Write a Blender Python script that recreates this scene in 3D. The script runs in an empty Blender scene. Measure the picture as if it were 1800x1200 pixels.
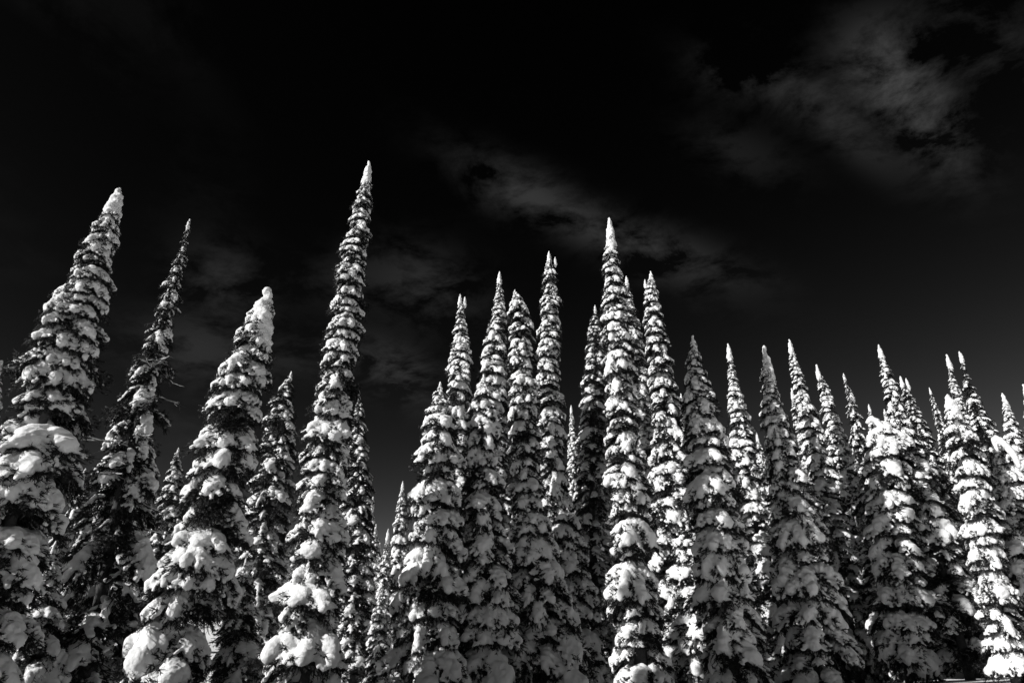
import bpy, math, random
import numpy as np
from mathutils import Vector, Matrix, Euler, noise as mnoise

scene = bpy.context.scene
COL = scene.collection
R = math.radians

# ------------------------------------------------------------------ camera
CAM_H = 1.7
PITCH = R(25.6)
FPX = 1200.0                      # focal length in photo pixels (1800 wide)
cam_d = bpy.data.cameras.new('camera')
cam_d.lens = 24.0
cam_d.sensor_width = 36.0
cam_d.clip_end = 5000
cam = bpy.data.objects.new('camera', cam_d)
cam.location = (0, 0, CAM_H)
cam.rotation_euler = (R(90) + PITCH, 0, 0)
COL.objects.link(cam)
scene.camera = cam
CAM = np.array([0, 0, CAM_H])
FW = np.array([0, math.cos(PITCH), math.sin(PITCH)])
UP = np.array([0, -math.sin(PITCH), math.cos(PITCH)])

# ------------------------------------------------------------------ light
SUN_AZ, SUN_EL = R(-119), R(27)   # azimuth from +Y (view), negative = to the left
sun_dir = Vector((math.sin(SUN_AZ) * math.cos(SUN_EL), math.cos(SUN_AZ) * math.cos(SUN_EL), math.sin(SUN_EL)))
sl = bpy.data.lights.new('sun', 'SUN')
sl.energy = 5.0
sl.angle = R(0.5)
sl.color = (1.0, 0.995, 0.985)
so = bpy.data.objects.new('sun', sl)
so.rotation_euler = sun_dir.to_track_quat('Z', 'Y').to_euler()
COL.objects.link(so)

world = bpy.data.worlds.new('World')
scene.world = world
world.use_nodes = True
wt = world.node_tree
wt.nodes.clear()


def N(tree, typ, **kw):
    n = tree.nodes.new(typ)
    for k, v in kw.items():
        setattr(n, k, v)
    return n


def math_node(tree, op, a, b=None, c=None, clamp=False):
    n = N(tree, 'ShaderNodeMath', operation=op, use_clamp=clamp)
    for i, v in enumerate((a, b, c)):
        if v is None:
            continue
        if isinstance(v, (int, float)):
            n.inputs[i].default_value = v
        else:
            tree.links.new(v, n.inputs[i])
    return n.outputs[0]


def build_world():
    t = wt
    L = t.links.new
    sky = N(t, 'ShaderNodeTexSky', sky_type='NISHITA')
    sky.sun_disc = False
    sky.sun_elevation = SUN_EL
    sky.sun_rotation = SUN_AZ
    sky.altitude = 1900
    sky.air_density = 1.0
    sky.dust_density = 0.3
    sky.ozone_density = 1.0
    # black and white film behind a deep red filter: only the red light counts
    sep = N(t, 'ShaderNodeSeparateColor')
    L(sky.outputs[0], sep.inputs[0])
    red = sep.outputs[0]
    tone = math_node(t, 'MULTIPLY', math_node(t, 'POWER', math_node(t, 'MAXIMUM', red, 0.0), SKY_POW), SKY_MUL)
    tone = math_node(t, 'MINIMUM', tone, 2.5)      # the film's shoulder round the sun
    # thin torn cloud, projected on a layer far overhead
    geo = N(t, 'ShaderNodeNewGeometry')
    vm = N(t, 'ShaderNodeVectorMath', operation='SCALE')
    L(geo.outputs['Incoming'], vm.inputs[0])
    vm.inputs['Scale'].default_value = -1.0
    sx = N(t, 'ShaderNodeSeparateXYZ')
    L(vm.outputs[0], sx.inputs[0])
    z = math_node(t, 'ADD', math_node(t, 'MAXIMUM', sx.outputs[2], 0.0), 0.16)
    cx = math_node(t, 'DIVIDE', sx.outputs[0], z)
    cy = math_node(t, 'DIVIDE', sx.outputs[1], z)
    co = N(t, 'ShaderNodeCombineXYZ')
    L(cx, co.inputs[0]); L(cy, co.inputs[1])
    n1 = N(t, 'ShaderNodeTexNoise')
    n1.inputs['Scale'].default_value = 1.25
    n1.inputs['Detail'].default_value = 3.0
    n1.inputs['Roughness'].default_value = 0.5
    n1.inputs['Distortion'].default_value = 0.4
    mp = N(t, 'ShaderNodeMapping')
    mp.inputs['Location'].default_value = (CLOUD_OFF[0], CLOUD_OFF[1], 0.0)
    mp.inputs['Rotation'].default_value = (0, 0, R(35))
    mp.inputs['Scale'].default_value = (1.0, 1.15, 1.0)
    L(co.outputs[0], mp.inputs[0]); L(mp.outputs[0], n1.inputs[0])
    n2 = N(t, 'ShaderNodeTexNoise')
    n2.inputs['Scale'].default_value = 6.0
    n2.inputs['Detail'].default_value = 10.0
    n2.inputs['Roughness'].default_value = 0.66
    n2.inputs['Distortion'].default_value = 0.25
    L(mp.outputs[0], n2.inputs[0])
    big = math_node(t, 'MULTIPLY', math_node(t, 'SUBTRACT', n1.outputs[0], 0.58), 2.0, clamp=True)
    acc = math_node(t, 'MULTIPLY', big, 0.4)
    for (c, u, v, w) in CLOUDS:
        q = []
        for vec in (u, v):
            d = N(t, 'ShaderNodeVectorMath', operation='DOT_PRODUCT')
            L(vm.outputs[0], d.inputs[0]); d.inputs[1].default_value = vec
            q.append(math_node(t, 'POWER', math_node(t, 'ABSOLUTE', d.outputs['Value']), 2.0))
        d = N(t, 'ShaderNodeVectorMath', operation='DOT_PRODUCT')
        L(vm.outputs[0], d.inputs[0]); d.inputs[1].default_value = c
        ahead = math_node(t, 'GREATER_THAN', d.outputs['Value'], 0.3)
        g = math_node(t, 'EXPONENT', math_node(t, 'MULTIPLY', math_node(t, 'ADD', q[0], q[1]), -1.0))
        acc = math_node(t, 'ADD', acc, math_node(t, 'MULTIPLY', math_node(t, 'MULTIPLY', g, ahead), w))
    torn = math_node(t, 'MULTIPLY', math_node(t, 'SUBTRACT', n2.outputs[0], 0.42), 6.0, clamp=True)
    cl = math_node(t, 'MULTIPLY', math_node(t, 'MULTIPLY', acc, torn), 0.44)
    tot = math_node(t, 'ADD', tone, cl)
    bg = N(t, 'ShaderNodeBackground')
    L(tot, bg.inputs[0])
    bg.inputs[1].default_value = 0.08
    out = N(t, 'ShaderNodeOutputWorld')
    L(bg.outputs[0], out.inputs[0])


CLOUD_OFF = (0.17, 0.06)
SKY_POW, SKY_MUL = 3.4, 0.0455


def sky_dir(px, py):
    v = np.array([(px - 900) / FPX, 0, 0]) + FW + UP * (600 - py) / FPX
    return v / np.linalg.norm(v)


# wisps of cloud, each a direction in the sky with a long and a short axis (1/radian) and a weight
CLOUDS = []
for (px, py, la, sa, ang, w) in [
        (1550, 112, 66, 52, 40, 0.8), (1615, 195, 95, 40, 52, 1.2), (1400, 160, 120, 34, 22, 0.40), (1490, 240, 100, 26, 38, 0.36),
        (1290, 125, 60, 40, 0, 0.30), (1735, 70, 110, 60, 35, 0.34), (1300, 270, 90, 40, 20, 0.22), (905, 335, 80, 42, 20, 0.40),
        (1010, 385, 190, 36, 28, 0.55), (1185, 445, 130, 36, 20, 0.46), (745, 500, 95, 60, 20, 0.5), (600, 495, 70, 42, 0, 0.2),
        (395, 495, 70, 56, 30, 0.45), (350, 615, 95, 50, 10, 0.48), (690, 650, 85, 42, 30, 0.7), (520, 630, 60, 40, 0, 0.2)]:
    c_ = sky_dir(px, py)
    ca, sa_ = math.cos(R(ang)), math.sin(R(ang))
    e1 = sky_dir(px + 20 * ca, py + 20 * sa_) - c_
    e1 -= c_ * e1.dot(c_); e1 /= np.linalg.norm(e1)
    e2 = np.cross(c_, e1)
    CLOUDS.append((tuple(c_), tuple(e1 * FPX / la), tuple(e2 * FPX / sa), w))
build_world()

vs = scene.view_settings
vs.view_transform = 'Standard'
vs.look = 'None'
vs.exposure = 0.17
vs.gamma = 1.0
vs.use_curve_mapping = False
scene.cycles.max_bounces = 6
scene.cycles.diffuse_bounces = 5
scene.cycles.use_denoising = True
scene.cycles.use_adaptive_sampling = True
scene.cycles.adaptive_threshold = 0.015


# ------------------------------------------------------------------ materials
def mat_snow(name, grain, bump):
    m = bpy.data.materials.new(name)
    m.use_nodes = True
    t = m.node_tree
    b = t.nodes['Principled BSDF']
    g = N(t, 'ShaderNodeNewGeometry')
    n = N(t, 'ShaderNodeTexNoise')
    n.inputs['Scale'].default_value = 2.3
    n.inputs['Detail'].default_value = 6
    t.links.new(g.outputs['Position'], n.inputs['Vector'])
    cr = N(t, 'ShaderNodeValToRGB')
    cr.color_ramp.elements[0].position = 0.3
    cr.color_ramp.elements[0].color = (0.74, 0.74, 0.74, 1)
    cr.color_ramp.elements[1].position = 0.7
    cr.color_ramp.elements[1].color = (0.84, 0.84, 0.84, 1)
    t.links.new(n.outputs[0], cr.inputs[0])
    t.links.new(cr.outputs[0], b.inputs['Base Color'])
    b.inputs['Roughness'].default_value = 0.9
    b.inputs['Specular IOR Level'].default_value = 0.15
    n2 = N(t, 'ShaderNodeTexNoise')
    n2.inputs['Scale'].default_value = grain
    n2.inputs['Detail'].default_value = 5
    n2.inputs['Roughness'].default_value = 0.6
    t.links.new(g.outputs['Position'], n2.inputs['Vector'])
    bp = N(t, 'ShaderNodeBump')
    bp.inputs['Strength'].default_value = bump
    bp.inputs['Distance'].default_value = 0.06
    t.links.new(n2.outputs[0], bp.inputs['Height'])
    t.links.new(bp.outputs[0], b.inputs['Normal'])
    return m


def mat_needles():
    m = bpy.data.materials.new('fir_needles')
    m.use_nodes = True
    t = m.node_tree
    b = t.nodes['Principled BSDF']
    g = N(t, 'ShaderNodeNewGeometry')
    n = N(t, 'ShaderNodeTexNoise')
    n.inputs['Scale'].default_value = 9.0
    n.inputs['Detail'].default_value = 4
    t.links.new(g.outputs['Position'], n.inputs['Vector'])
    cr = N(t, 'ShaderNodeValToRGB')
    e = cr.color_ramp.elements
    e[0].position = 0.45; e[0].color = (0.011, 0.011, 0.011, 1)
    e[1].position = 0.60; e[1].color = (0.024, 0.024, 0.024, 1)
    x = cr.color_ramp.elements.new(0.66); x.color = (0.22, 0.22, 0.22, 1)   # rime on the needles
    t.links.new(n.outputs[0], cr.inputs[0])
    t.links.new(cr.outputs[0], b.inputs['Base Color'])
    b.inputs['Roughness'].default_value = 0.6
    b.inputs['Specular IOR Level'].default_value = 0.2
    return m


def mat_bark():
    m = bpy.data.materials.new('bark')
    m.use_nodes = True
    t = m.node_tree
    b = t.nodes['Principled BSDF']
    g = N(t, 'ShaderNodeNewGeometry')
    n = N(t, 'ShaderNodeTexNoise')
    n.inputs['Scale'].default_value = 14
    n.inputs['Detail'].default_value = 6
    t.links.new(g.outputs['Position'], n.inputs['Vector'])
    cr = N(t, 'ShaderNodeValToRGB')
    cr.color_ramp.elements[0].color = (0.02, 0.02, 0.02, 1)
    cr.color_ramp.elements[1].color = (0.09, 0.09, 0.09, 1)
    t.links.new(n.outputs[0], cr.inputs[0])
    t.links.new(cr.outputs[0], b.inputs['Base Color'])
    bp = N(t, 'ShaderNodeBump')
    bp.inputs['Strength'].default_value = 0.8
    t.links.new(n.outputs[0], bp.inputs['Height'])
    t.links.new(bp.outputs[0], b.inputs['Normal'])
    b.inputs['Roughness'].default_value = 0.9
    return m


SNOW = mat_snow('snow_on_boughs', 16.0, 0.45)
GROUND_SNOW = mat_snow('snow_on_ground', 5.0, 0.5)
NEEDLES = mat_needles()
BARK = mat_bark()


# ------------------------------------------------------------------ mesh helpers
def new_mesh(name, V, F, mat, smooth=False):
    me = bpy.data.meshes.new(name)
    V = np.ascontiguousarray(V, dtype=np.float32)
    F = np.ascontiguousarray(F, dtype=np.int32)
    me.vertices.add(len(V))
    me.vertices.foreach_set('co', V.ravel())
    me.loops.add(F.size)
    me.loops.foreach_set('vertex_index', F.ravel())
    k = F.shape[1]
    me.polygons.add(len(F))
    me.polygons.foreach_set('loop_start', np.arange(0, F.size, k, dtype=np.int32))
    me.polygons.foreach_set('loop_total', np.full(len(F), k, dtype=np.int32))
    if smooth:
        me.polygons.foreach_set('use_smooth', np.ones(len(F), dtype=bool))
    me.materials.append(mat)
    me.update(calc_edges=True)
    me.validate()
    return me


def mesh_arrays(me):
    me.calc_loop_triangles()
    V = np.empty(len(me.vertices) * 3, np.float32)
    me.vertices.foreach_get('co', V)
    F = np.empty(len(me.loop_triangles) * 3, np.int32)
    me.loop_triangles.foreach_get('vertices', F)
    return V.reshape(-1, 3).astype(np.float64), F.reshape(-1, 3)


def link(name, data, parent=None, mw=None):
    o = bpy.data.objects.new(name, data)
    COL.objects.link(o)
    if parent is not None:
        o.parent = parent
    if mw is not None:
        o.matrix_local = mw
    return o


def tag(o, label=None, cat=None, group=None, kind=None):
    if label: o['label'] = label
    if cat: o['category'] = cat
    if group: o['group'] = group
    if kind: o['kind'] = kind


# ------------------------------------------------------------------ bough and snow pillow variants (unit size, X outwards)
def zb1(x, y):
    return 0.12 * x - 0.54 * x * x - 0.62 * y * y


def spine_rot(a):
    c, s = math.cos(a), math.sin(a)
    return np.array([[c, -s, 0], [s, c, 0], [0, 0, 1.0]])


def floor_z(P, spines):
    """height of the bough surface under the points P"""
    best = np.full(len(P), -9.0)
    for a in spines:
        Q = P @ spine_rot(a)           # inverse rotation
        best = np.maximum(best, zb1(Q[:, 0], Q[:, 1]))
    return best


def shoot_geo(p, d, ln, rad, rng, needles, V, F):
    """one needled shoot: a thin spindle with needles standing off it"""
    d = d / np.linalg.norm(d)
    a = np.cross(d, [0.31, 0.17, 0.93]); a /= np.linalg.norm(a)
    b = np.cross(d, a)
    i0 = len(V)
    cr = rad * 0.45
    for k in range(3):
        an = k * 2.094
        V.append(p + (a * math.cos(an) + b * math.sin(an)) * cr)
    V.append(p + d * ln)
    F += [(i0, i0 + 1, i0 + 3), (i0 + 1, i0 + 2, i0 + 3), (i0 + 2, i0, i0 + 3)]
    for k in range(needles):
        tt = (k + rng.random()) / needles * 0.95
        an = rng.random() * 6.283
        o = a * math.cos(an) + b * math.sin(an)
        base = p + d * ln * tt
        tip = base + o * rad * 1.5 + d * rad * (0.9 + rng.random())
        w = np.cross(o, d) * rad * 0.26
        i = len(V)
        V += [base - w, base + w, tip]
        F.append((i, i + 1, i + 2))


def gen_bough(seed, spines, dens=1.0, needles=9, rad=0.036, thin=False):
    rng = random.Random(seed)
    V, F = [], []
    for a in spines:
        Rm = spine_rot(a)
        Vs = []
        Fs = []
        # stem
        pts = [np.array([x, 0.03 * math.sin(7 * x + seed), zb1(x, 0) - 0.02]) for x in np.linspace(0, 0.98, 7)]
        for i in range(6):
            r0, r1 = 0.026 * (1 - i / 6.5), 0.026 * (1 - (i + 1) / 6.5)
            i0 = len(Vs)
            for q, rr in ((pts[i], r0), (pts[i + 1], r1)):
                for k in range(4):
                    an = k * 1.5708
                    Vs.append(q + np.array([0, math.cos(an) * rr, math.sin(an) * rr]))
            for k in range(4):
                k2 = (k + 1) % 4
                Fs += [(i0 + k, i0 + k2, i0 + 4 + k2), (i0 + k, i0 + 4 + k2, i0 + 4 + k)]
        # side twigs with shoots
        nt = 10
        for i in range(nt):
            for sgn in (-1, 1):
                x0 = 0.10 + 0.86 * (i + rng.uniform(-.3, .3)) / nt
                ln = (0.50 if not thin else 0.34) * math.sin(math.pi * min(0.97, 0.22 + 0.70 * x0)) ** 0.8 * rng.uniform(0.7, 1.2)
                ang = R(rng.uniform(32, 68)) * sgn
                dx, dy = math.cos(ang), math.sin(ang)
                ns = max(2, int(ln / 0.062 * dens))
                droop = rng.uniform(0.05, 0.30)
                for k in range(ns):
                    t = (k + 0.6) / ns
                    x, y = x0 + dx * ln * t, dy * ln * t
                    z = zb1(x, y) - droop * t * t * 0.5 - rng.uniform(0.0, 0.035)
                    p = np.array([x, y, z])
                    for sd in ((-1, 1) if k < ns - 1 else (0,)):
                        aa = ang + sd * R(rng.uniform(25, 60))
                        d = np.array([math.cos(aa), math.sin(aa), rng.uniform(-1.0, -0.15)])
                        shoot_geo(p, d, rng.uniform(0.085, 0.15) / max(0.7, dens) ** 0.5, rad, rng, needles, Vs, Fs)
        # dangling under-shoots that close the shade below
        for k in range(int(85 * dens)):
            x = rng.uniform(0.05, 0.95); y = rng.uniform(-0.34, 0.34)
            p = np.array([x, y, zb1(x, y) - rng.uniform(0.02, 0.10)])
            d = np.array([rng.uniform(0.1, 0.9), rng.uniform(-.5, .5), rng.uniform(-1.0, -0.5)])
            shoot_geo(p, d, rng.uniform(0.12, 0.26), rad * 1.15, rng, needles, Vs, Fs)
        # tufts that stick out through the snow
        for k in range(int(24 * dens)):
            x = rng.uniform(0.15, 1.0); sg = 1 if rng.random() < .5 else -1
            y = sg * rng.uniform(0.10, 0.46)
            p = np.array([x, y, zb1(x, y) + rng.uniform(-0.01, 0.13)])
            for j in range(2):
                d = np.array([rng.uniform(0.2, 1.0), sg * rng.uniform(0.0, .8), rng.uniform(-0.6, 0.35)])
                shoot_geo(p, d, rng.uniform(0.09, 0.17), rad * 1.1, rng, needles, Vs, Fs)
        o = len(V)
        V += [Rm @ v for v in Vs]
        F += [tuple(j + o for j in f) for f in Fs]
    return np.array(V), np.array(F)


_ico = None


def ico():
    global _ico
    if _ico is None:
        import bmesh
        bm = bmesh.new()
        bmesh.ops.create_icosphere(bm, subdivisions=2, radius=1.0)
        bm.verts.ensure_lookup_table()
        V = np.array([v.co[:] for v in bm.verts]); F = np.array([[v.index for v in f.verts] for f in bm.faces])
        bm.free()
        _ico = (V, F)
    return _ico


def blobs_to_mesh(blobs, voxel, seed, floor=None, rough=0.016, smooth_it=4):
    """fuse overlapping lumps of snow into one soft skin"""
    iv, jf = ico()
    V = np.concatenate([iv * np.array(r) @ spine_rot(a).T + np.array(c) for c, r, a in blobs])
    F = np.concatenate([jf + i * len(iv) for i in range(len(blobs))])
    me = new_mesh('tmp', V, F, SNOW)
    ob = link('tmp', me)
    md = ob.modifiers.new('r', 'REMESH'); md.mode = 'VOXEL'; md.voxel_size = voxel
    sm = ob.modifiers.new('s', 'SMOOTH'); sm.iterations = smooth_it; sm.factor = 0.5
    dg = bpy.context.evaluated_depsgraph_get()
    ev = ob.evaluated_get(dg)
    m2 = bpy.data.meshes.new_from_object(ev)
    V, F = mesh_arrays(m2)
    nr = np.array([v.normal[:] for v in m2.vertices])
    off = Vector((seed * 3.1, seed * 1.7, 0))
    d = np.array([mnoise.fractal(Vector(v) * 4.6 + off, 0.9, 2.0, 4) for v in V])
    V = V + nr * (d * rough * 2.2)[:, None]
    if floor is not None:
        fz = floor(V)
        V[:, 2] = np.maximum(V[:, 2], fz - 0.035 + d * 0.02)
    bpy.data.objects.remove(ob); bpy.data.meshes.remove(me); bpy.data.meshes.remove(m2)
    return V, F


def decimate(V, F, ratio):
    me = new_mesh('tmp', V, F, SNOW)
    ob = link('tmp', me)
    md = ob.modifiers.new('d', 'DECIMATE'); md.ratio = ratio
    dg = bpy.context.evaluated_depsgraph_get()
    m2 = bpy.data.meshes.new_from_object(ob.evaluated_get(dg))
    A = mesh_arrays(m2)
    bpy.data.objects.remove(ob); bpy.data.meshes.remove(me); bpy.data.meshes.remove(m2)
    return A


def gen_pillow(seed, spines, kind='heavy'):
    rng = random.Random(seed * 7 + 1)
    bl = []
    thin = kind == 'thin'
    for a in spines:
        Rm = spine_rot(a)

        def add(x, y, dz, r, ang=0.0):
            z = zb1(x, y) + dz
            bl.append((Rm @ np.array([x, y, z]), r, a + ang))
        T = rng.uniform(0.75, 1.15) * (0.45 if thin else 1.0)
        x = 0.08
        end = rng.uniform(0.90, 1.05)
        while x < end:
            w = math.sin(math.pi * min(0.96, 0.25 + 0.62 * x)) ** 0.8
            wy = (0.25 if not thin else 0.10) * w * rng.uniform(0.75, 1.2)
            th = 0.205 * T * (0.75 + 0.35 * w) * rng.uniform(0.8, 1.2)
            add(x, rng.uniform(-.04, .04), th * 0.45, (0.13, wy, th))
            x += 0.085
        nl = rng.randint(12, 16) if not thin else rng.randint(8, 11)
        for k in range(nl):
            sgn = -1 if k % 2 else 1
            x0 = rng.uniform(0.10, 0.80)
            ang = R(rng.uniform(28, 75)) * sgn
            ln = (rng.uniform(0.28, 0.52) if not thin else rng.uniform(0.16, 0.34)) * math.sin(math.pi * min(0.97, 0.25 + 0.65 * x0))
            r0 = (0.085 if not thin else 0.055) * rng.uniform(0.65, 1.3)
            for j in range(5):
                t = (j + 1) / 5
                rr = r0 * (1 - 0.35 * t)
                xx = x0 + math.cos(ang) * ln * t
                yy = math.sin(ang) * ln * t
                add(xx, yy, rr * 0.35 * T - 0.05 * t * t, (rr * 1.1, rr, rr * (0.95 if not thin else 0.7)), ang)
        # swells on top
        if not thin:
            for k in range(rng.randint(1, 3)):
                add(rng.uniform(.2, .65), rng.uniform(-.14, .14), 0.06 * T, (rng.uniform(.17, .30), rng.uniform(.17, .28), rng.uniform(.13, .20)))
        # loose clods caught on the shoots
        for k in range(rng.randint(8, 14)):
            x = rng.uniform(0.25, 0.98); y = rng.uniform(-0.40, 0.40)
            r = rng.uniform(0.028, 0.06)
            bl.append((Rm @ np.array([x, y, zb1(x, y) - rng.uniform(0.0, 0.09)]), (r * 1.3, r, r), 0))
    fl = lambda P: np.where(True, floor_z(P, spines), 0) - 0.0
    V, F = blobs_to_mesh(bl, 0.026 if len(spines) == 1 else 0.030, seed, None)
    fz = floor_z(V, spines)
    # press the lumps' undersides onto the bough, but leave the loose clods alone
    near = (V[:, 2] > fz - 0.14)
    body = V[:, 2] < fz - 0.03
    V[:, 2] = np.where(body & near & (np.abs(V[:, 1]) < 0.30), fz - 0.03 - (fz - 0.03 - V[:, 2]) * 0.25, V[:, 2])
    return V, F


def gen_cap(seed):
    rng = random.Random(seed)
    bl = []
    z = -0.55
    while z < 1.0:
        r = (0.225 * (1 - ((z + 0.3) / 1.4) ** 1.5) + 0.02 if z > -0.3 else 0.235 * (1 + (z + 0.3) * 1.2)) + 0.02
        r *= rng.uniform(0.92, 1.08)
        an = rng.random() * 6.28
        bl.append((np.array([math.cos(an) * r * 0.12, math.sin(an) * r * 0.12, z]), (r, r, max(0.07, r * 1.1)), 0))
        z += 0.06
    for k in range(6):
        an = rng.random() * 6.28; zz = rng.uniform(-0.6, 0.0); r = rng.uniform(0.07, 0.12)
        bl.append((np.array([math.cos(an) * 0.17, math.sin(an) * 0.17, zz]), (r, r, r * 1.2), 0))
    return blobs_to_mesh(bl, 0.032, seed, None, 0.024, 8)


def gen_twig(seed):
    """a bare snaggy branch with a line of snow along it"""
    rng = random.Random(seed)
    V, F, SV, SF = [], [], [], []

    def limb(p, d, ln, r, sag, snow):
        pts = []
        n = 6
        for i in range(n + 1):
            t = i / n
            q = p + d * ln * t + np.array([0, 0, -sag * t * t + 0.10 * ln * max(0, t - .6) ** 1.5 * 4])
            q = q + np.array([rng.uniform(-.012, .012), rng.uniform(-.012, .012), 0])
            pts.append(q)
        for (VV, FF, r_, dz, fl) in ((V, F, r, 0, 1.0), (SV, SF, r * 2.3, r * 1.6, 0.8)):
            if VV is SV and not snow:
                continue
            i0 = len(VV)
            side = np.cross(d, [0, 0, 1.0]); side /= np.linalg.norm(side)
            for i, q in enumerate(pts):
                rr = r_ * (1 - 0.75 * i / n) * (1 if VV is V else rng.uniform(0.5, 1.4))
                for k in range(5):
                    a = k * 1.2566
                    VV.append(q + side * math.cos(a) * rr + np.array([0, 0, math.sin(a) * rr * fl + dz]))
            for i in range(n):
                for k in range(5):
                    k2 = (k + 1) % 5
                    a0, b0 = i0 + i * 5 + k, i0 + i * 5 + k2
                    FF += [(a0, b0, b0 + 5), (a0, b0 + 5, a0 + 5)]
        return pts
    main = limb(np.zeros(3), np.array([1, 0, 0.05]), 1.0, 0.016, rng.uniform(0.1, 0.4), True)
    for k in range(7):
        q = main[rng.randrange(2, 7)]
        a = R(rng.uniform(25, 65)) * (1 if k % 2 else -1)
        limb(q, np.array([math.cos(a), math.sin(a), rng.uniform(-.3, .15)]), rng.uniform(.15, .4), 0.008, rng.uniform(0, .12), k < 3)
    return np.array(V), np.array(F), np.array(SV), np.array(SF)


VAR = {}


def build_variants():
    specs = [('single', [[0.0]], 9, 'heavy'),
             ('triple', [[-0.62, 0.0, 0.66], [-0.7, 0.05, 0.6], [-0.35, 0.4], [-0.9, -0.3, 0.3, 0.85]], 5, 'heavy'),
             ('thin', [[0.0]], 6, 'thin')]
    for name, spl, n, kind in specs:
        out = []
        for i in range(n):
            sp = spl[i % len(spl)]
            sd = hash((len(name), i)) % 9973 + 11
            fv, ff = gen_bough(sd, sp, 1.0 if len(sp) == 1 else 0.8, thin=(kind == 'thin'))
            sv, sf = gen_pillow(sd + 5, sp, kind)
            lv, lf = gen_bough(sd, sp, 0.42 if len(sp) == 1 else 0.34, needles=3, rad=0.062, thin=(kind == 'thin'))
            dv, df = decimate(sv, sf, 0.14)
            out.append(dict(fol=new_mesh('bough', fv, ff, NEEDLES), snow=new_mesh('snow_pillow', sv, sf, SNOW, True),
                            lsnow=new_mesh('snow_clump', dv, df, SNOW, True), lf=(lv, lf), ls=(dv, df)))
        VAR[name] = out
    tw = []
    for i in range(4):
        v, f, sv, sf = gen_twig(40 + i)
        tw.append(dict(fol=new_mesh('bare_branch', v, f, BARK), snow=new_mesh('snow_line', sv, sf, SNOW, True)))
    VAR['twig'] = tw
    caps = []
    for i in range(4):
        v, f = gen_cap(100 + i)
        lv, lf = decimate(v, f, 0.3)
        caps.append(dict(me=new_mesh('snow_cap', v, f, SNOW, True), ls=(lv, lf)))
    VAR['cap'] = caps


build_variants()

# ------------------------------------------------------------------ terrain
def ground_h(x, y):
    v = Vector((x * 0.045, y * 0.045, 3.3))
    r = math.hypot(x, y)
    slope = 0.02 * max(0.0, min(y, 34.0) - 3.0) + 0.085 * max(0.0, min(y, 150.0) - 34.0)
    slope += 0.06 * max(0.0, min(x, 26.0) - 6.0) * min(1.0, max(0.0, y) / 15.0)
    slope += 0.25 * math.exp(-((x - 12.6) ** 2 + (y - 23.6) ** 2) / 16.0)       # small knoll
    bump = mnoise.noise(v) * 0.9 + mnoise.noise(v * 3.7) * 0.28
    return slope + bump * min(1.0, r / 12.0)


def build_ground():
    def axis(lo, hi, fine_lo, fine_hi, step, growth):
        a = list(np.arange(fine_lo, fine_hi + .01, step))
        s = step; p = a[-1]
        while p < hi:
            s *= growth; p += s; a.append(min(p, hi))
        s = step; p = a[0]
        while p > lo:
            s *= growth; p -= s; a.insert(0, max(p, lo))
        return a
    xs = axis(-1500, 1500, -45, 50, 0.7, 1.22)
    ys = axis(-1500, 1800, -40, 70, 0.7, 1.22)
    V = [(x, y, ground_h(x, y)) for y in ys for x in xs]
    nx = len(xs)
    F = [(j * nx + i, j * nx + i + 1, (j + 1) * nx + i + 1, (j + 1) * nx + i) for j in range(len(ys) - 1) for i in range(nx - 1)]
    o = link('snow_ground', new_mesh('snow_ground', np.array(V), np.array(F), GROUND_SNOW, True))
    tag(o, 'open snow on the ground beneath the firs', 'snow', None, 'structure')


build_ground()


# ------------------------------------------------------------------ trees
def ray(px, py):
    d = np.array([(px - 900) / FPX, 0, 0]) + FW + UP * (600 - py) / FPX
    return d


def joined(name, items, mat, parent, smooth, kind=None):
    """items: list of (V, F, 4x4) -> one mesh"""
    if not items:
        return None
    Vs, Fs, o = [], [], 0
    for V, F, M in items:
        M = np.array(M)
        Vs.append(V @ M[:3, :3].T + M[:3, 3]); Fs.append(F + o); o += len(V)
    ob = link(name, new_mesh(name, np.concatenate(Vs), np.concatenate(Fs), mat, smooth), parent)
    if kind:
        ob['kind'] = kind
    return ob


def trunk_mesh(pts, rads):
    V, F = [], []
    n = 8
    for (p, r) in zip(pts, rads):
        for k in range(n):
            a = k * 2 * math.pi / n
            V.append((p[0] + math.cos(a) * r, p[1] + math.sin(a) * r, p[2]))
    for i in range(len(pts) - 1):
        for k in range(n):
            k2 = (k + 1) % n
            F.append((i * n + k, i * n + k2, (i + 1) * n + k2, (i + 1) * n + k))
    return new_mesh('trunk', np.array(V), np.array(F), BARK, True)


STYLE = dict(
    heavy=dict(c=0.96, step=0.66, n=4.2, triple=0.38, thin=0.0, droop=(0, 20), zs=(0.9, 1.40), bare=0.05),
    medium=dict(c=0.86, step=0.58, n=4.4, triple=0.18, thin=0.12, droop=(0, 26), zs=(0.8, 1.25), bare=0.10),
    fine=dict(c=0.66, step=0.46, n=5.4, triple=0.0, thin=0.42, droop=(5, 32), zs=(0.7, 1.0), bare=0.36),
    sparse=dict(c=0.80, step=0.52, n=3.0, triple=0.0, thin=0.66, droop=(-2, 46), zs=(0.85, 1.3), bare=0.16),
)


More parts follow.
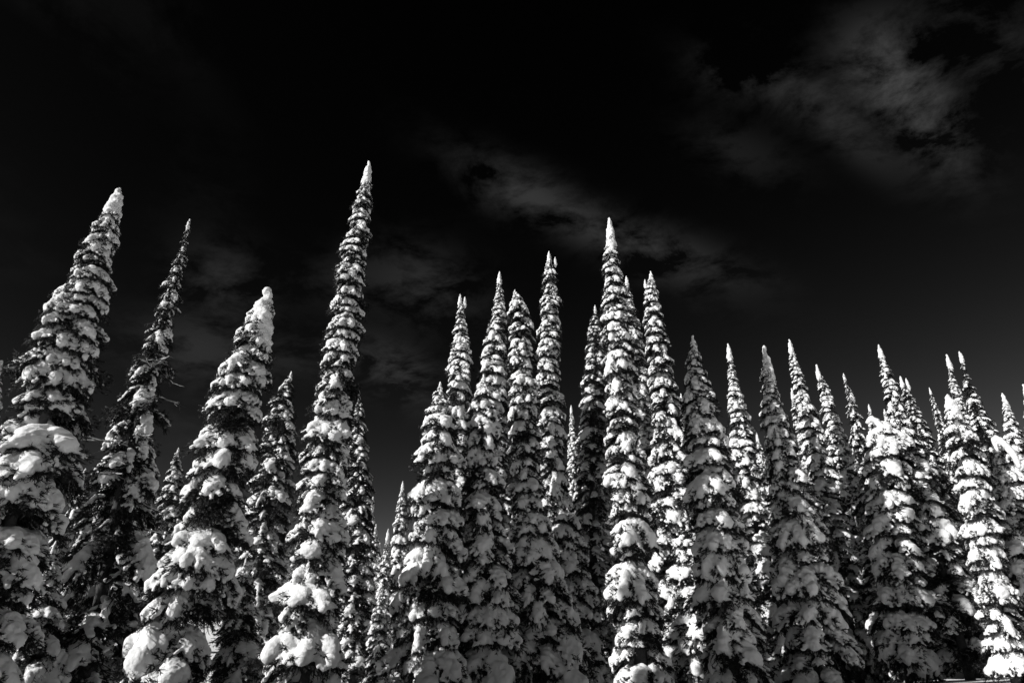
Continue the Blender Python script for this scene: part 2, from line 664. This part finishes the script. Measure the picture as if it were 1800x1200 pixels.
def make_tree(prof, seed, style, mode, label, group=None, cap=1.0, twin=None, name='fir_tree'):
    """prof: list of (x, y, z, radius) from the tip down to the ground (world metres)"""
    rng = random.Random(seed)
    st = STYLE[style]
    P = np.array(prof)
    base = P[-1, :3].copy()
    root = link(name, None)
    root.location = base
    tag(root, label, 'tree', group)
    zz = P[::-1, 2]; X = P[::-1, 0]; Y = P[::-1, 1]; RR = P[::-1, 3]
    at = lambda z: (float(np.interp(z, zz, X)), float(np.interp(z, zz, Y)), float(np.interp(z, zz, RR)))
    ztip = P[0, 2]; H = ztip - base[2]
    # trunk
    tz = np.linspace(base[2] - 0.25, ztip - 0.05, 14)
    tp = [(at(z)[0] - base[0], at(z)[1] - base[1], z - base[2]) for z in tz]
    tr = [max(0.012, 0.0135 * (ztip - z)) for z in tz]
    link('trunk', trunk_mesh(tp, tr), root)
    fol, snow, sep = [], [], []
    lim = 290

    def put(z, az, s, rad_off, kind, pitch, zscale, bare):
        x, y, _ = at(z)
        loc = Vector((x + math.cos(az) * rad_off - base[0], y + math.sin(az) * rad_off - base[1], z - base[2]))
        v = VAR[kind][rng.randrange(len(VAR[kind]))]
        wy = rng.uniform(0.95, 1.42) * (1 if rng.random() < .5 else -1)
        M = Matrix.Translation(loc) @ Euler((R(rng.uniform(-9, 9)), pitch, az), 'XYZ').to_matrix().to_4x4() @ \
            Matrix.Diagonal((s, s * wy, s * zscale, 1))
        front = (-math.cos(az) * x - math.sin(az) * y) / (math.hypot(x, y) + 1e-6)
        if mode == 'full':
            b = link('bough', v['fol'], root, M)
            if not bare:
                link('snow_pillow', v['snow'], b)
        else:
            fol.append((v['lf'][0], v['lf'][1], M))
            if not bare:
                (sep if mode == 'mid' else snow).append((v, M, front * s))

    z = ztip - 0.06
    first = True
    a0 = rng.random() * 6.28
    while z > base[2] + 0.35:
        x, y, r = at(z)
        lump = 1.0 + 0.42 * mnoise.noise(Vector((seed * 0.37, z * 0.9, 0.5)))
        s = max(0.10, (r if r < 0.9 else 0.9 + (r - 0.9) * 0.5) * st['c'] * lump)
        n = max(3, int(round(st['n'] * (r / s) ** 0.5 * rng.uniform(0.85, 1.15))))
        if r < 0.22:
            n = 3
        a0 += 1.1 + rng.random() * 0.8
        for k in range(n):
            az = a0 + 2 * math.pi * k / n + rng.uniform(-.35, .35)
            u = rng.random()
            kind = 'triple' if u < st['triple'] and r > 0.2 else ('thin' if u > 1 - st['thin'] else 'single')
            sk = s * (rng.uniform(0.62, 1.35) if style == 'sparse' else rng.uniform(0.70, 1.15) * (1.22 if rng.random() < 0.14 else 1.0)) * (0.92 if kind == 'triple' else 1.0)
            if kind == 'thin':
                sk *= 1.1
            if style != 'sparse':
                sk = min(sk, 1.10 * r - max(-0.3 * r, r - s) * 0.95)
            pitch = R(rng.uniform(*st['droop']))
            put(z + s * rng.uniform(-0.20, 0.20) + 0.15 * s, az, sk, max(-0.3 * r, (r - s)) * 0.95, kind, pitch,
                rng.uniform(*st['zs']), rng.random() < st['bare'])
        z -= max(0.11, s * st['step'] * rng.uniform(0.85, 1.15))
    if style == 'sparse':
        for k in range(26):
            z = base[2] + H * rng.uniform(0.12, 0.80)
            x, y, r = at(z)
            az = rng.random() * 6.283
            v = VAR['twig'][rng.randrange(4)]
            L_ = r * rng.uniform(1.0, 1.45) + 0.10
            M = Matrix.Translation((x - base[0], y - base[1], z - base[2])) @ Euler((0, R(rng.uniform(-12, 25)), az), 'XYZ').to_matrix().to_4x4() @ Matrix.Diagonal((L_, L_, L_, 1))
            b = link('bare_branch', v['fol'], root, M)
            if rng.random() < 0.7:
                link('snow_line', v['snow'], b)
    # pointed cap of snow on the leader
    tips = [(ztip, 0.0, 0.0, cap)]
    if twin:
        tips.append(twin)
    for (tz_, ox, oy, cs) in tips:
        cw, cs = cs if isinstance(cs, tuple) else (cs, cs)
        x, y, _ = at(tz_)
        cv = VAR['cap'][rng.randrange(4)]
        M = Matrix.Translation((x + ox - base[0], y + oy - base[1], tz_ - base[2] - 0.43 * cs)) @ Matrix.Rotation(rng.random() * 6.28, 4, 'Z') @ Matrix.Diagonal((0.50 * cw, 0.50 * cw, 0.55 * cs, 1))
        if mode == 'far':
            snow.append((dict(ls=cv['ls']), M, 0))
        else:
            link('snow_cap', cv['me'], root, M)
    if mode != 'full':
        joined('crown', fol, NEEDLES, root, False, 'stuff' if mode == 'mid' else None)
    if mode == 'mid':
        sep.sort(key=lambda q: -q[2])
        for v, M, _ in sep[:lim]:
            link('snow_clump', v['lsnow'], root, M)
        snow = sep[lim:]
    if snow:
        joined('snow_load', [(v['ls'][0], v['ls'][1], M) for v, M, _ in snow], SNOW, root, True, 'stuff')
    return root


DS = 1.36


def photo_tree(i, tip, pts, D, style, mode, label, group=None, cap=1.0, twin=None):
    """a tree read off the photograph: tip pixel, (row, axis column, half width) down the crown, distance"""
    D = D * DS
    d0 = ray(*tip)
    t0 = D / math.hypot(d0[0], d0[1])
    p0 = CAM + d0 * t0
    ydep = p0[1]
    prof = [(p0[0], p0[1], p0[2], 0.05)]
    for (py, px, hw) in pts:
        d = ray(px, py)
        t = ydep / d[1]
        p = CAM + d * t
        prof.append((p[0], ydep, p[2], hw / FPX * t))       # FW·d = 1, so t is the depth
    (xa, _, za, ra), (xb, _, zb_, rb) = prof[-2], prof[-1]
    gx = (xb - xa) / max(0.2, za - zb_)
    gz = ground_h(xb, ydep)
    if zb_ > gz + 0.3:
        drop = zb_ - gz
        xe = xb + gx * min(drop, 3.0) * 0.6
        prof.append((xe, ydep, gz, min(rb * 1.25, rb + 0.12 * drop)))
    else:
        prof = [q for q in prof if q[2] > gz + 0.3] + [(xb, ydep, gz, rb)]
    tw = None
    if twin:
        d = ray(*twin[:2])
        p = CAM + d * (ydep / d[1])
        xs = np.interp(p[2], [q[2] for q in prof][::-1], [q[0] for q in prof][::-1])
        tw = (p[2], p[0] - xs, 0.05, twin[2])
    return make_tree(prof, 1000 + i * 17, style, mode, label, group, cap, tw)


TREES = [
    # tip, [(row, axis, half width)...], distance, style, detail, label, cap, twin
    ((208, 338), [(400, 190, 23), (430, 177, 29), (500, 152, 41), (600, 121, 53), (700, 88, 69), (800, 57, 82), (1000, -10, 92), (1190, -62, 108)], 14, 'heavy', 'full',
     'broad leaning fir at the left edge, thick with snow, its pointed tip bent right', (1.6, 1.3), None),
    ((333, 388), [(440, 322, 8), (500, 306, 15), (560, 290, 20), (620, 272, 30), (700, 252, 42), (800, 226, 58), (900, 204, 72), (1000, 186, 88), (1190, 152, 110)], 17, 'sparse', 'full',
     'thin ragged fir with bare twigs, little snow and drooping lower boughs', 0.5, None),
    ((468, 522), [(535, 466, 14), (548, 461, 21), (575, 450, 31), (620, 440, 41), (700, 416, 52), (800, 396, 57), (900, 374, 60), (1000, 346, 74), (1100, 318, 86), (1190, 298, 98)], 13, 'heavy', 'full',
     'heavily loaded fir with a blunt rounded snow tip, left of the tallest spire', (2.6, 1.9), None),
    ((648, 290), [(330, 642, 12), (400, 630, 21), (500, 613, 27), (600, 604, 32), (700, 590, 38), (800, 574, 43), (900, 563, 47), (1000, 556, 52), (1100, 547, 62), (1190, 540, 74)], 16, 'heavy', 'full',
     'tallest slender fir spire, ringed with snow shelves from tip to foot', (1.35, 1.5), None),
    ((512, 655), [(700, 497, 24), (800, 486, 38), (900, 472, 46), (1000, 456, 52), (1190, 435, 64)], 23, 'fine', 'mid',
     'dark little-snowed fir standing between the blunt-tipped fir and the tallest spire', 0.6, None),
    ((632, 690), [(740, 630, 15), (800, 630, 22), (880, 630, 30), (1000, 628, 36), (1190, 622, 46)], 26, 'fine', 'mid',
     'dark fir half hidden behind the right side of the tallest spire', 0.6, None),
    ((809, 520), [(560, 811, 10), (600, 811, 17), (650, 808, 24), (700, 802, 29), (800, 797, 36), (1000, 790, 50), (1190, 785, 60)], 22, 'medium', 'mid',
     'twin-tipped fir rising behind the leftmost tree of the middle group', 0.8, (817, 523, 0.7)),
    ((774, 676), [(700, 773, 16), (740, 770, 32), (800, 769, 42), (900, 766, 54), (1000, 762, 62), (1100, 758, 68), (1190, 755, 76)], 18, 'heavy', 'full',
     'broad snowy fir at the left front of the middle group, below the twin-tipped one', 0.9, None),
    ((878, 480), [(520, 878, 9), (560, 876, 16), (600, 870, 24), (650, 866, 30), (750, 866, 34), (900, 868, 42), (1190, 874, 60)], 22, 'medium', 'mid',
     'fir with a dark narrow neck under a small snow tip in the middle group', 0.9, None),
    ((850, 662), [(700, 849, 20), (750, 850, 32), (850, 851, 41), (950, 855, 46), (1100, 858, 60), (1190, 856, 68)], 18.6, 'heavy', 'full',
     'lower fir in front of the narrow-necked one, its foot in grey shade', 0.9, None),
    ((905, 512), [(535, 911, 18), (570, 917, 25), (620, 918, 27), (700, 920, 28), (800, 922, 29), (900, 930, 34), (1000, 942, 52), (1100, 952, 70), (1190, 958, 84)], 19.5, 'heavy', 'full',
     'round-shouldered fir with a stubby top, left of the twin-tipped column', 0.7, None),
    ((965, 445), [(475, 966, 11), (520, 967, 18), (560, 966, 21), (620, 965, 22), (700, 966, 26), (800, 970, 28), (900, 984, 34), (1000, 1000, 40), (1100, 1018, 46), (1190, 1030, 52)], 21, 'heavy', 'full',
     'straight columnar fir with a forked tip at the right of the middle group', 0.85, (976, 453, 0.6)),
    ((1004, 714), [(760, 1006, 8), (850, 1008, 13), (1000, 1012, 20), (1190, 1016, 30)], 44, 'medium', 'far',
     'tiny distant spire in the sky gap left of the bright central fir', 0.9, None),
    ((1046, 538), [(580, 1046, 15), (640, 1046, 23), (720, 1044, 30), (800, 1042, 36), (900, 1040, 40), (1000, 1044, 44), (1190, 1050, 54)], 25, 'fine', 'mid',
     'dark fine-textured fir close behind the left side of the bright central fir', 0.6, None),
    ((1072, 393), [(425, 1073, 9), (450, 1075, 14), (500, 1078, 21), (560, 1083, 28), (620, 1086, 29), (700, 1090, 33), (800, 1096, 38), (900, 1105, 42), (1000, 1113, 48), (1100, 1121, 52), (1190, 1128, 58)], 15.5, 'heavy', 'full',
     'bright central fir with a long white pointed tip and big snow shelves', (1.45, 1.9), None),
    ((1101, 488), [(530, 1105, 11), (600, 1114, 18), (680, 1122, 23), (800, 1136, 30), (1000, 1150, 40), (1190, 1165, 50)], 23, 'medium', 'mid',
     'fir peeping out just behind the right side of the bright central fir', 0.8, None),
    ((1144, 480), [(510, 1144, 13), (560, 1149, 19), (620, 1157, 23), (700, 1168, 29), (800, 1176, 38), (900, 1182, 46), (1000, 1190, 54), (1190, 1205, 68)], 19.5, 'medium', 'full',
     'fir with a short side tip, second right of the bright central fir', 0.8, (1134, 492, 0.5)),
    ((1218, 595), [(625, 1219, 13), (660, 1223, 21), (700, 1228, 30), (750, 1235, 37), (850, 1248, 45), (950, 1262, 52), (1050, 1277, 58), (1190, 1292, 68)], 17.2, 'heavy', 'full',
     'wholly shaded grey fir with a sharp tip right of the centre', 0.9, None),
    ((1280, 608), [(660, 1287, 9), (700, 1293, 15), (740, 1299, 22), (800, 1306, 26), (900, 1325, 30), (1000, 1345, 33), (1100, 1360, 36), (1190, 1372, 40)], 23, 'medium', 'mid',
     'narrow sunlit fir, a bright stripe between two shaded grey firs', 1.0, None),
    ((1345, 620), [(660, 1349, 12), (700, 1355, 18), (750, 1366, 26), (800, 1377, 35), (900, 1395, 45), (1000, 1412, 55), (1100, 1428, 68), (1190, 1440, 82)], 19.3, 'heavy', 'full',
     'shaded grey fir with a tall plain snow tip, right of the bright stripe', (1.6, 2.0), None),
    ((1388, 600), [(640, 1396, 9), (680, 1406, 14), (720, 1416, 18), (800, 1438, 26), (900, 1458, 34), (1190, 1510, 52)], 26, 'medium', 'mid',
     'sunlit spire leaning left above the right-hand shaded firs', 1.0, None),
    ((1392, 686), [(730, 1400, 9), (800, 1416, 15), (1000, 1455, 28), (1190, 1480, 40)], 30, 'medium', 'mid',
     'small sunlit spire tucked against the left of a taller leaning one', 0.9, None),
    ((1436, 645), [(690, 1449, 11), (740, 1461, 17), (800, 1476, 23), (860, 1489, 28), (1000, 1515, 38), (1190, 1545, 50)], 28, 'medium', 'mid',
     'sunlit spire right of the tall leaning one, speckled evenly with snow', 1.0, None),
    ((1483, 658), [(700, 1494, 7), (740, 1503, 13), (800, 1514, 22), (900, 1530, 32), (1190, 1565, 50)], 26, 'sparse', 'mid',
     'dark crooked thin-topped fir beside a tip of white snow', 0.5, (1496, 686, 0.8)),
    ((1545, 610), [(650, 1556, 10), (700, 1571, 15), (750, 1585, 21), (800, 1602, 30), (900, 1628, 42), (1000, 1656, 52), (1100, 1682, 64), (1190, 1705, 76)], 23, 'medium', 'full',
     'tall right-hand spire, sunlit at the top and grey in shade below', 0.9, None),
    ((1553, 742), [(752, 1553, 24), (776, 1555, 42), (850, 1560, 43), (950, 1574, 49), (1050, 1584, 56), (1190, 1594, 64)], 22.6, 'heavy', 'full',
     'stout flat-topped shaded fir in front of the right-hand spires', 0.35, None),
    ((1583, 664), [(700, 1596, 10), (760, 1618, 18), (820, 1638, 24), (900, 1658, 32), (1190, 1715, 52)], 30, 'fine', 'mid',
     'double-topped fir close right of the tall right-hand spire', 0.8, (1594, 667, 0.8)),
    ((1634, 683), [(720, 1645, 7), (780, 1662, 14), (850, 1678, 20), (1000, 1705, 32), (1190, 1735, 44)], 33, 'sparse', 'mid',
     'thin twiggy little spire left of the thick bright right-hand fir', 0.5, None),
    ((1665, 627), [(670, 1675, 7), (710, 1686, 11), (760, 1698, 16), (850, 1718, 24), (1000, 1745, 34), (1190, 1775, 46)], 31, 'medium', 'mid',
     'slim bright spire, left one of the pair near the right edge', 1.0, None),
    ((1687, 620), [(670, 1699, 8), (720, 1716, 16), (780, 1737, 25), (850, 1757, 33), (1000, 1788, 44), (1190, 1820, 56)], 26, 'fine', 'mid',
     'ragged dark spire, right one of the pair near the right edge', 0.7, None),
    ((1668, 700), [(725, 1674, 15), (760, 1686, 24), (820, 1703, 30), (900, 1720, 33), (1000, 1740, 35), (1100, 1762, 40), (1190, 1782, 46)], 20, 'heavy', 'full',
     'thick bright sunlit fir with a thumb-shaped tip near the right edge', (1.9, 1.3), None),
    ((1763, 695), [(740, 1775, 12), (800, 1792, 19), (860, 1808, 25), (1000, 1835, 36), (1190, 1870, 50)], 29, 'medium', 'mid',
     'sunlit spire cut off by the right edge', 1.0, None),
    ((1752, 775), [(800, 1762, 18), (850, 1776, 30), (950, 1792, 40), (1050, 1805, 48), (1190, 1825, 60)], 21, 'heavy', 'full',
     'low bright fir at the right edge with a long bent snow arch on top', 0.8, None),
    ((1800, 680), [(730, 1812, 12), (800, 1830, 20), (1000, 1880, 40), (1190, 1920, 55)], 27, 'medium', 'mid',
     'fir of which only a sliver shows at the right edge', 0.9, None),
    ((1, 640), [(680, -8, 12), (740, -24, 22), (1000, -110, 60), (1190, -170, 85)], 18, 'medium', 'mid',
     'fir of which only a snowy tip shows at the left edge', 0.9, None),
    ((314, 788), [(830, 308, 16), (900, 298, 28), (1000, 284, 40), (1190, 262, 55)], 27, 'fine', 'mid',
     'small dark pointed fir behind, between the ragged fir and the blunt-tipped fir', 0.5, None),
    ((150, 825), [(870, 142, 22), (940, 132, 34), (1050, 112, 50), (1190, 92, 66)], 23, 'sparse', 'mid',
     'twiggy low fir in shade between the broad leaning fir and the ragged one', 0.5, None),
    ((95, 962), [(1000, 90, 20), (1080, 82, 36), (1190, 70, 52)], 16, 'medium', 'mid',
     'low snowy young fir in front, at the foot of the broad leaning fir', 0.7, None),
    ((708, 848), [(900, 705, 11), (960, 703, 17), (1040, 699, 25), (1120, 695, 32), (1190, 692, 38)], 36, 'medium', 'mid',
     'sunlit distant spire in the gap just left of the middle group', 0.9, None),
    ((661, 924), [(960, 660, 10), (1020, 658, 19), (1100, 656, 28), (1190, 654, 38)], 34, 'medium', 'mid',
     'small sunlit distant fir low in the gap right of the tallest spire', 0.8, None),
    ((598, 893), [(930, 598, 12), (1000, 596, 19), (1100, 594, 30), (1190, 590, 42)], 30, 'medium', 'mid',
     'small distant fir peeping out behind the foot of the tallest spire', 0.8, None),
    ((232, 1000), [(1040, 228, 26), (1100, 222, 42), (1190, 214, 56)], 19, 'medium', 'mid',
     'low shaded young fir at the foot of the ragged thin fir', 0.7, None),
    ((432, 985), [(1030, 428, 24), (1100, 422, 38), (1190, 412, 52)], 19, 'fine', 'mid',
     'low dark young fir at the right foot of the blunt-tipped fir', 0.6, None),
    ((668, 1045), [(1080, 667, 15), (1130, 666, 24), (1190, 664, 34)], 25, 'medium', 'mid',
     'young fir at the bottom of the gap, right of the tallest spire', 0.6, None),
    ((1205, 900), [(950, 1210, 26), (1020, 1217, 40), (1100, 1224, 50), (1190, 1232, 60)], 19, 'medium', 'mid',
     'short shaded fir low between the bright central fir and the grey one beside it', 0.6, None),
    ((1330, 762), [(800, 1337, 9), (900, 1355, 20), (1190, 1395, 42)], 36, 'medium', 'far',
     'tiny far tip just left of the shaded fir with the plain snow tip', 0.8, None),
    ((1197, 694), [(740, 1203, 8), (820, 1213, 15), (1000, 1232, 28), (1190, 1250, 40)], 36, 'medium', 'far',
     'slim far spire tight against the left side of the wholly shaded fir', 0.8, None),
    ((1499, 790), [(830, 1506, 9), (900, 1518, 16), (1000, 1533, 24), (1190, 1556, 38)], 36, 'medium', 'far',
     'slim bright far fir low at the left side of the stout flat-topped fir', 0.8, None),
    ((1527, 712), [(740, 1532, 6), (800, 1543, 13), (1000, 1575, 28), (1190, 1600, 42)], 40, 'medium', 'far',
     'tiny sharp far tip just above the stout flat-topped fir', 0.7, None),
    ((1470, 765), [(810, 1479, 9), (900, 1496, 19), (1190, 1540, 42)], 38, 'fine', 'far',
     'dark far fir low behind the evenly speckled sunlit spire', 0.7, None),
    ((1612, 720), [(760, 1622, 9), (830, 1640, 17), (1000, 1675, 32), (1190, 1705, 46)], 36, 'medium', 'far',
     'far spire between the double-topped fir and the twiggy little spire', 0.8, None),
    ((1728, 735), [(780, 1741, 9), (850, 1760, 18), (1000, 1795, 32), (1190, 1830, 48)], 36, 'medium', 'far',
     'far spire right behind the pair near the right edge', 0.8, None),
    ((1555, 722), [(760, 1563, 8), (840, 1580, 18), (1000, 1605, 34), (1190, 1630, 50)], 34, 'medium', 'far',
     'short bright distant tip left of the flat-topped shaded fir', 0.9, None),
]
made = {}
for i, (tip, pts, D, style, mode, label, cap, twin) in enumerate(TREES):
    made[label] = photo_tree(i, tip, pts, D, style, mode, label, 'snow-laden firs of the stand', cap, twin)


def snow_arm(label_bit, pix, depth, r, seed):
    """a bent top bowed over under its snow, drawn through photo points at one depth"""
    root = next(o for k, o in made.items() if label_bit in k)
    base = np.array(root.location)
    pts = []
    for (px, py) in pix:
        d = ray(px, py)
        pts.append(CAM + d * (depth * DS / math.hypot(d[0], d[1])) - base)
    bl = []
    rng = random.Random(seed)
    n = 26
    for i in range(n):
        t = i / (n - 1) * (len(pts) - 1)
        j = min(int(t), len(pts) - 2)
        q = pts[j] + (pts[j + 1] - pts[j]) * (t - j)
        rr = r * (0.75 + 0.45 * math.sin(math.pi * i / n)) * rng.uniform(0.9, 1.1)
        bl.append((q, (rr, rr, rr * 0.85), 0))
    v, f = blobs_to_mesh(bl, r * 0.22, seed, None, r * 0.10)
    link('snow_arch', new_mesh('snow_arch', v, f, SNOW, True), root)


snow_arm('long bent snow arch', [(1752, 792), (1747, 772), (1758, 774), (1772, 786), (1785, 804), (1792, 820)], 20.6, 0.10, 3)
snow_arm('stout flat-topped', [(1526, 742), (1531, 735), (1541, 740), (1552, 753), (1572, 758), (1590, 766)], 22.3, 0.13, 4)


# ---- far firs that fill the gaps, and firs out of view round the camera that throw the shade
def simple_tree(x, y, h, r, seed, style, label, group):
    g = ground_h(x, y)
    prof = [(x, y, g + h, 0.05), (x, y, g + h * 0.93, r * 0.16), (x, y, g + h * 0.7, r * 0.45), (x, y, g + h * 0.4, r * 0.72), (x, y, g + h * 0.12, r), (x, y, g, r * 0.9)]
    return make_tree(prof, seed, style, 'far', label, group)


def copy_tree(src, x, y, sc, rz, label, group):
    c = src.copy(); COL.objects.link(c)
    c.location = (x, y, ground_h(x, y)); c.scale = (sc, sc, sc); c.rotation_euler = (0, 0, rz)
    tag(c, label, 'tree', group)
    for ch in src.children:
        k = ch.copy(); COL.objects.link(k); k.parent = c
    return c


FAR_L = 'small distant fir showing low down in a gap between nearer firs'
FAR_G = 'distant firs in the gaps'
protos = []
rngf = random.Random(5)
spots = [(-7.9, 44.5), (-9.4, 50.0), (-8.2, 58.0), (-10.5, 64.0), (-7.0, 70.0), (-12.0, 75.0), (-9.8, 84.0), (-14.5, 92.0)]
for k in range(400):
    if len(spots) >= 40:
        break
    az = R(rngf.uniform(-44, 46)); d = rngf.uniform(46, 120)
    x, y = math.sin(az) * d, math.cos(az) * d
    if all((x - a) ** 2 + (y - b) ** 2 > 9 for a, b in spots):
        spots.append((x, y))
for k, (x, y) in enumerate(spots):
    if k < 5:
        protos.append(simple_tree(x, y, rngf.uniform(7.5, 9), rngf.uniform(0.75, 0.95), 500 + k, 'medium', FAR_L, FAR_G))
    else:
        copy_tree(protos[k % 5], x, y, rngf.uniform(0.9, 1.1) if k < 8 else rngf.uniform(1.2, 1.6), rngf.random() * 6.28, FAR_L, FAR_G)

OUT_L = 'snow-laden fir of the same stand, out of view beside or behind the camera'
OUT_G = 'firs out of view round the camera'
OUT = [(-17.2, 7.8, 27), (-17.1, 6.0, 25), (-18.5, 15.5, 13.5), (-20.1, 16.9, 24), (-22, 9.5, 13), (-24, 4, 17), (-27, 13, 19), (-19, -6, 20), (-30, -3, 22), (8, -22, 18), (-6, -20, 19), (26, 2, 16)]
big = None
for k, (x, y, h) in enumerate(OUT):
    for q in (0.3, 0.6, 0.8, 1.0):
        pv = np.array([x, y, ground_h(x, y) + h * q]) - CAM
        dp = pv @ FW
        if dp > 0:
            sx_, sy_ = 900 + FPX * pv[0] / dp, 600 - FPX * (pv @ UP) / dp
            if -40 < sx_ < 1840 and -40 < sy_ < 1240:
                print('IN FRAME', x, y, sx_, sy_)
    if big is None:
        big = simple_tree(x, y, h, 1.7, 900, 'heavy', OUT_L, OUT_G); bh = h
    else:
        copy_tree(big, x, y, h / bh, k * 1.3, OUT_L, OUT_G)
print('objects', len(bpy.data.objects))
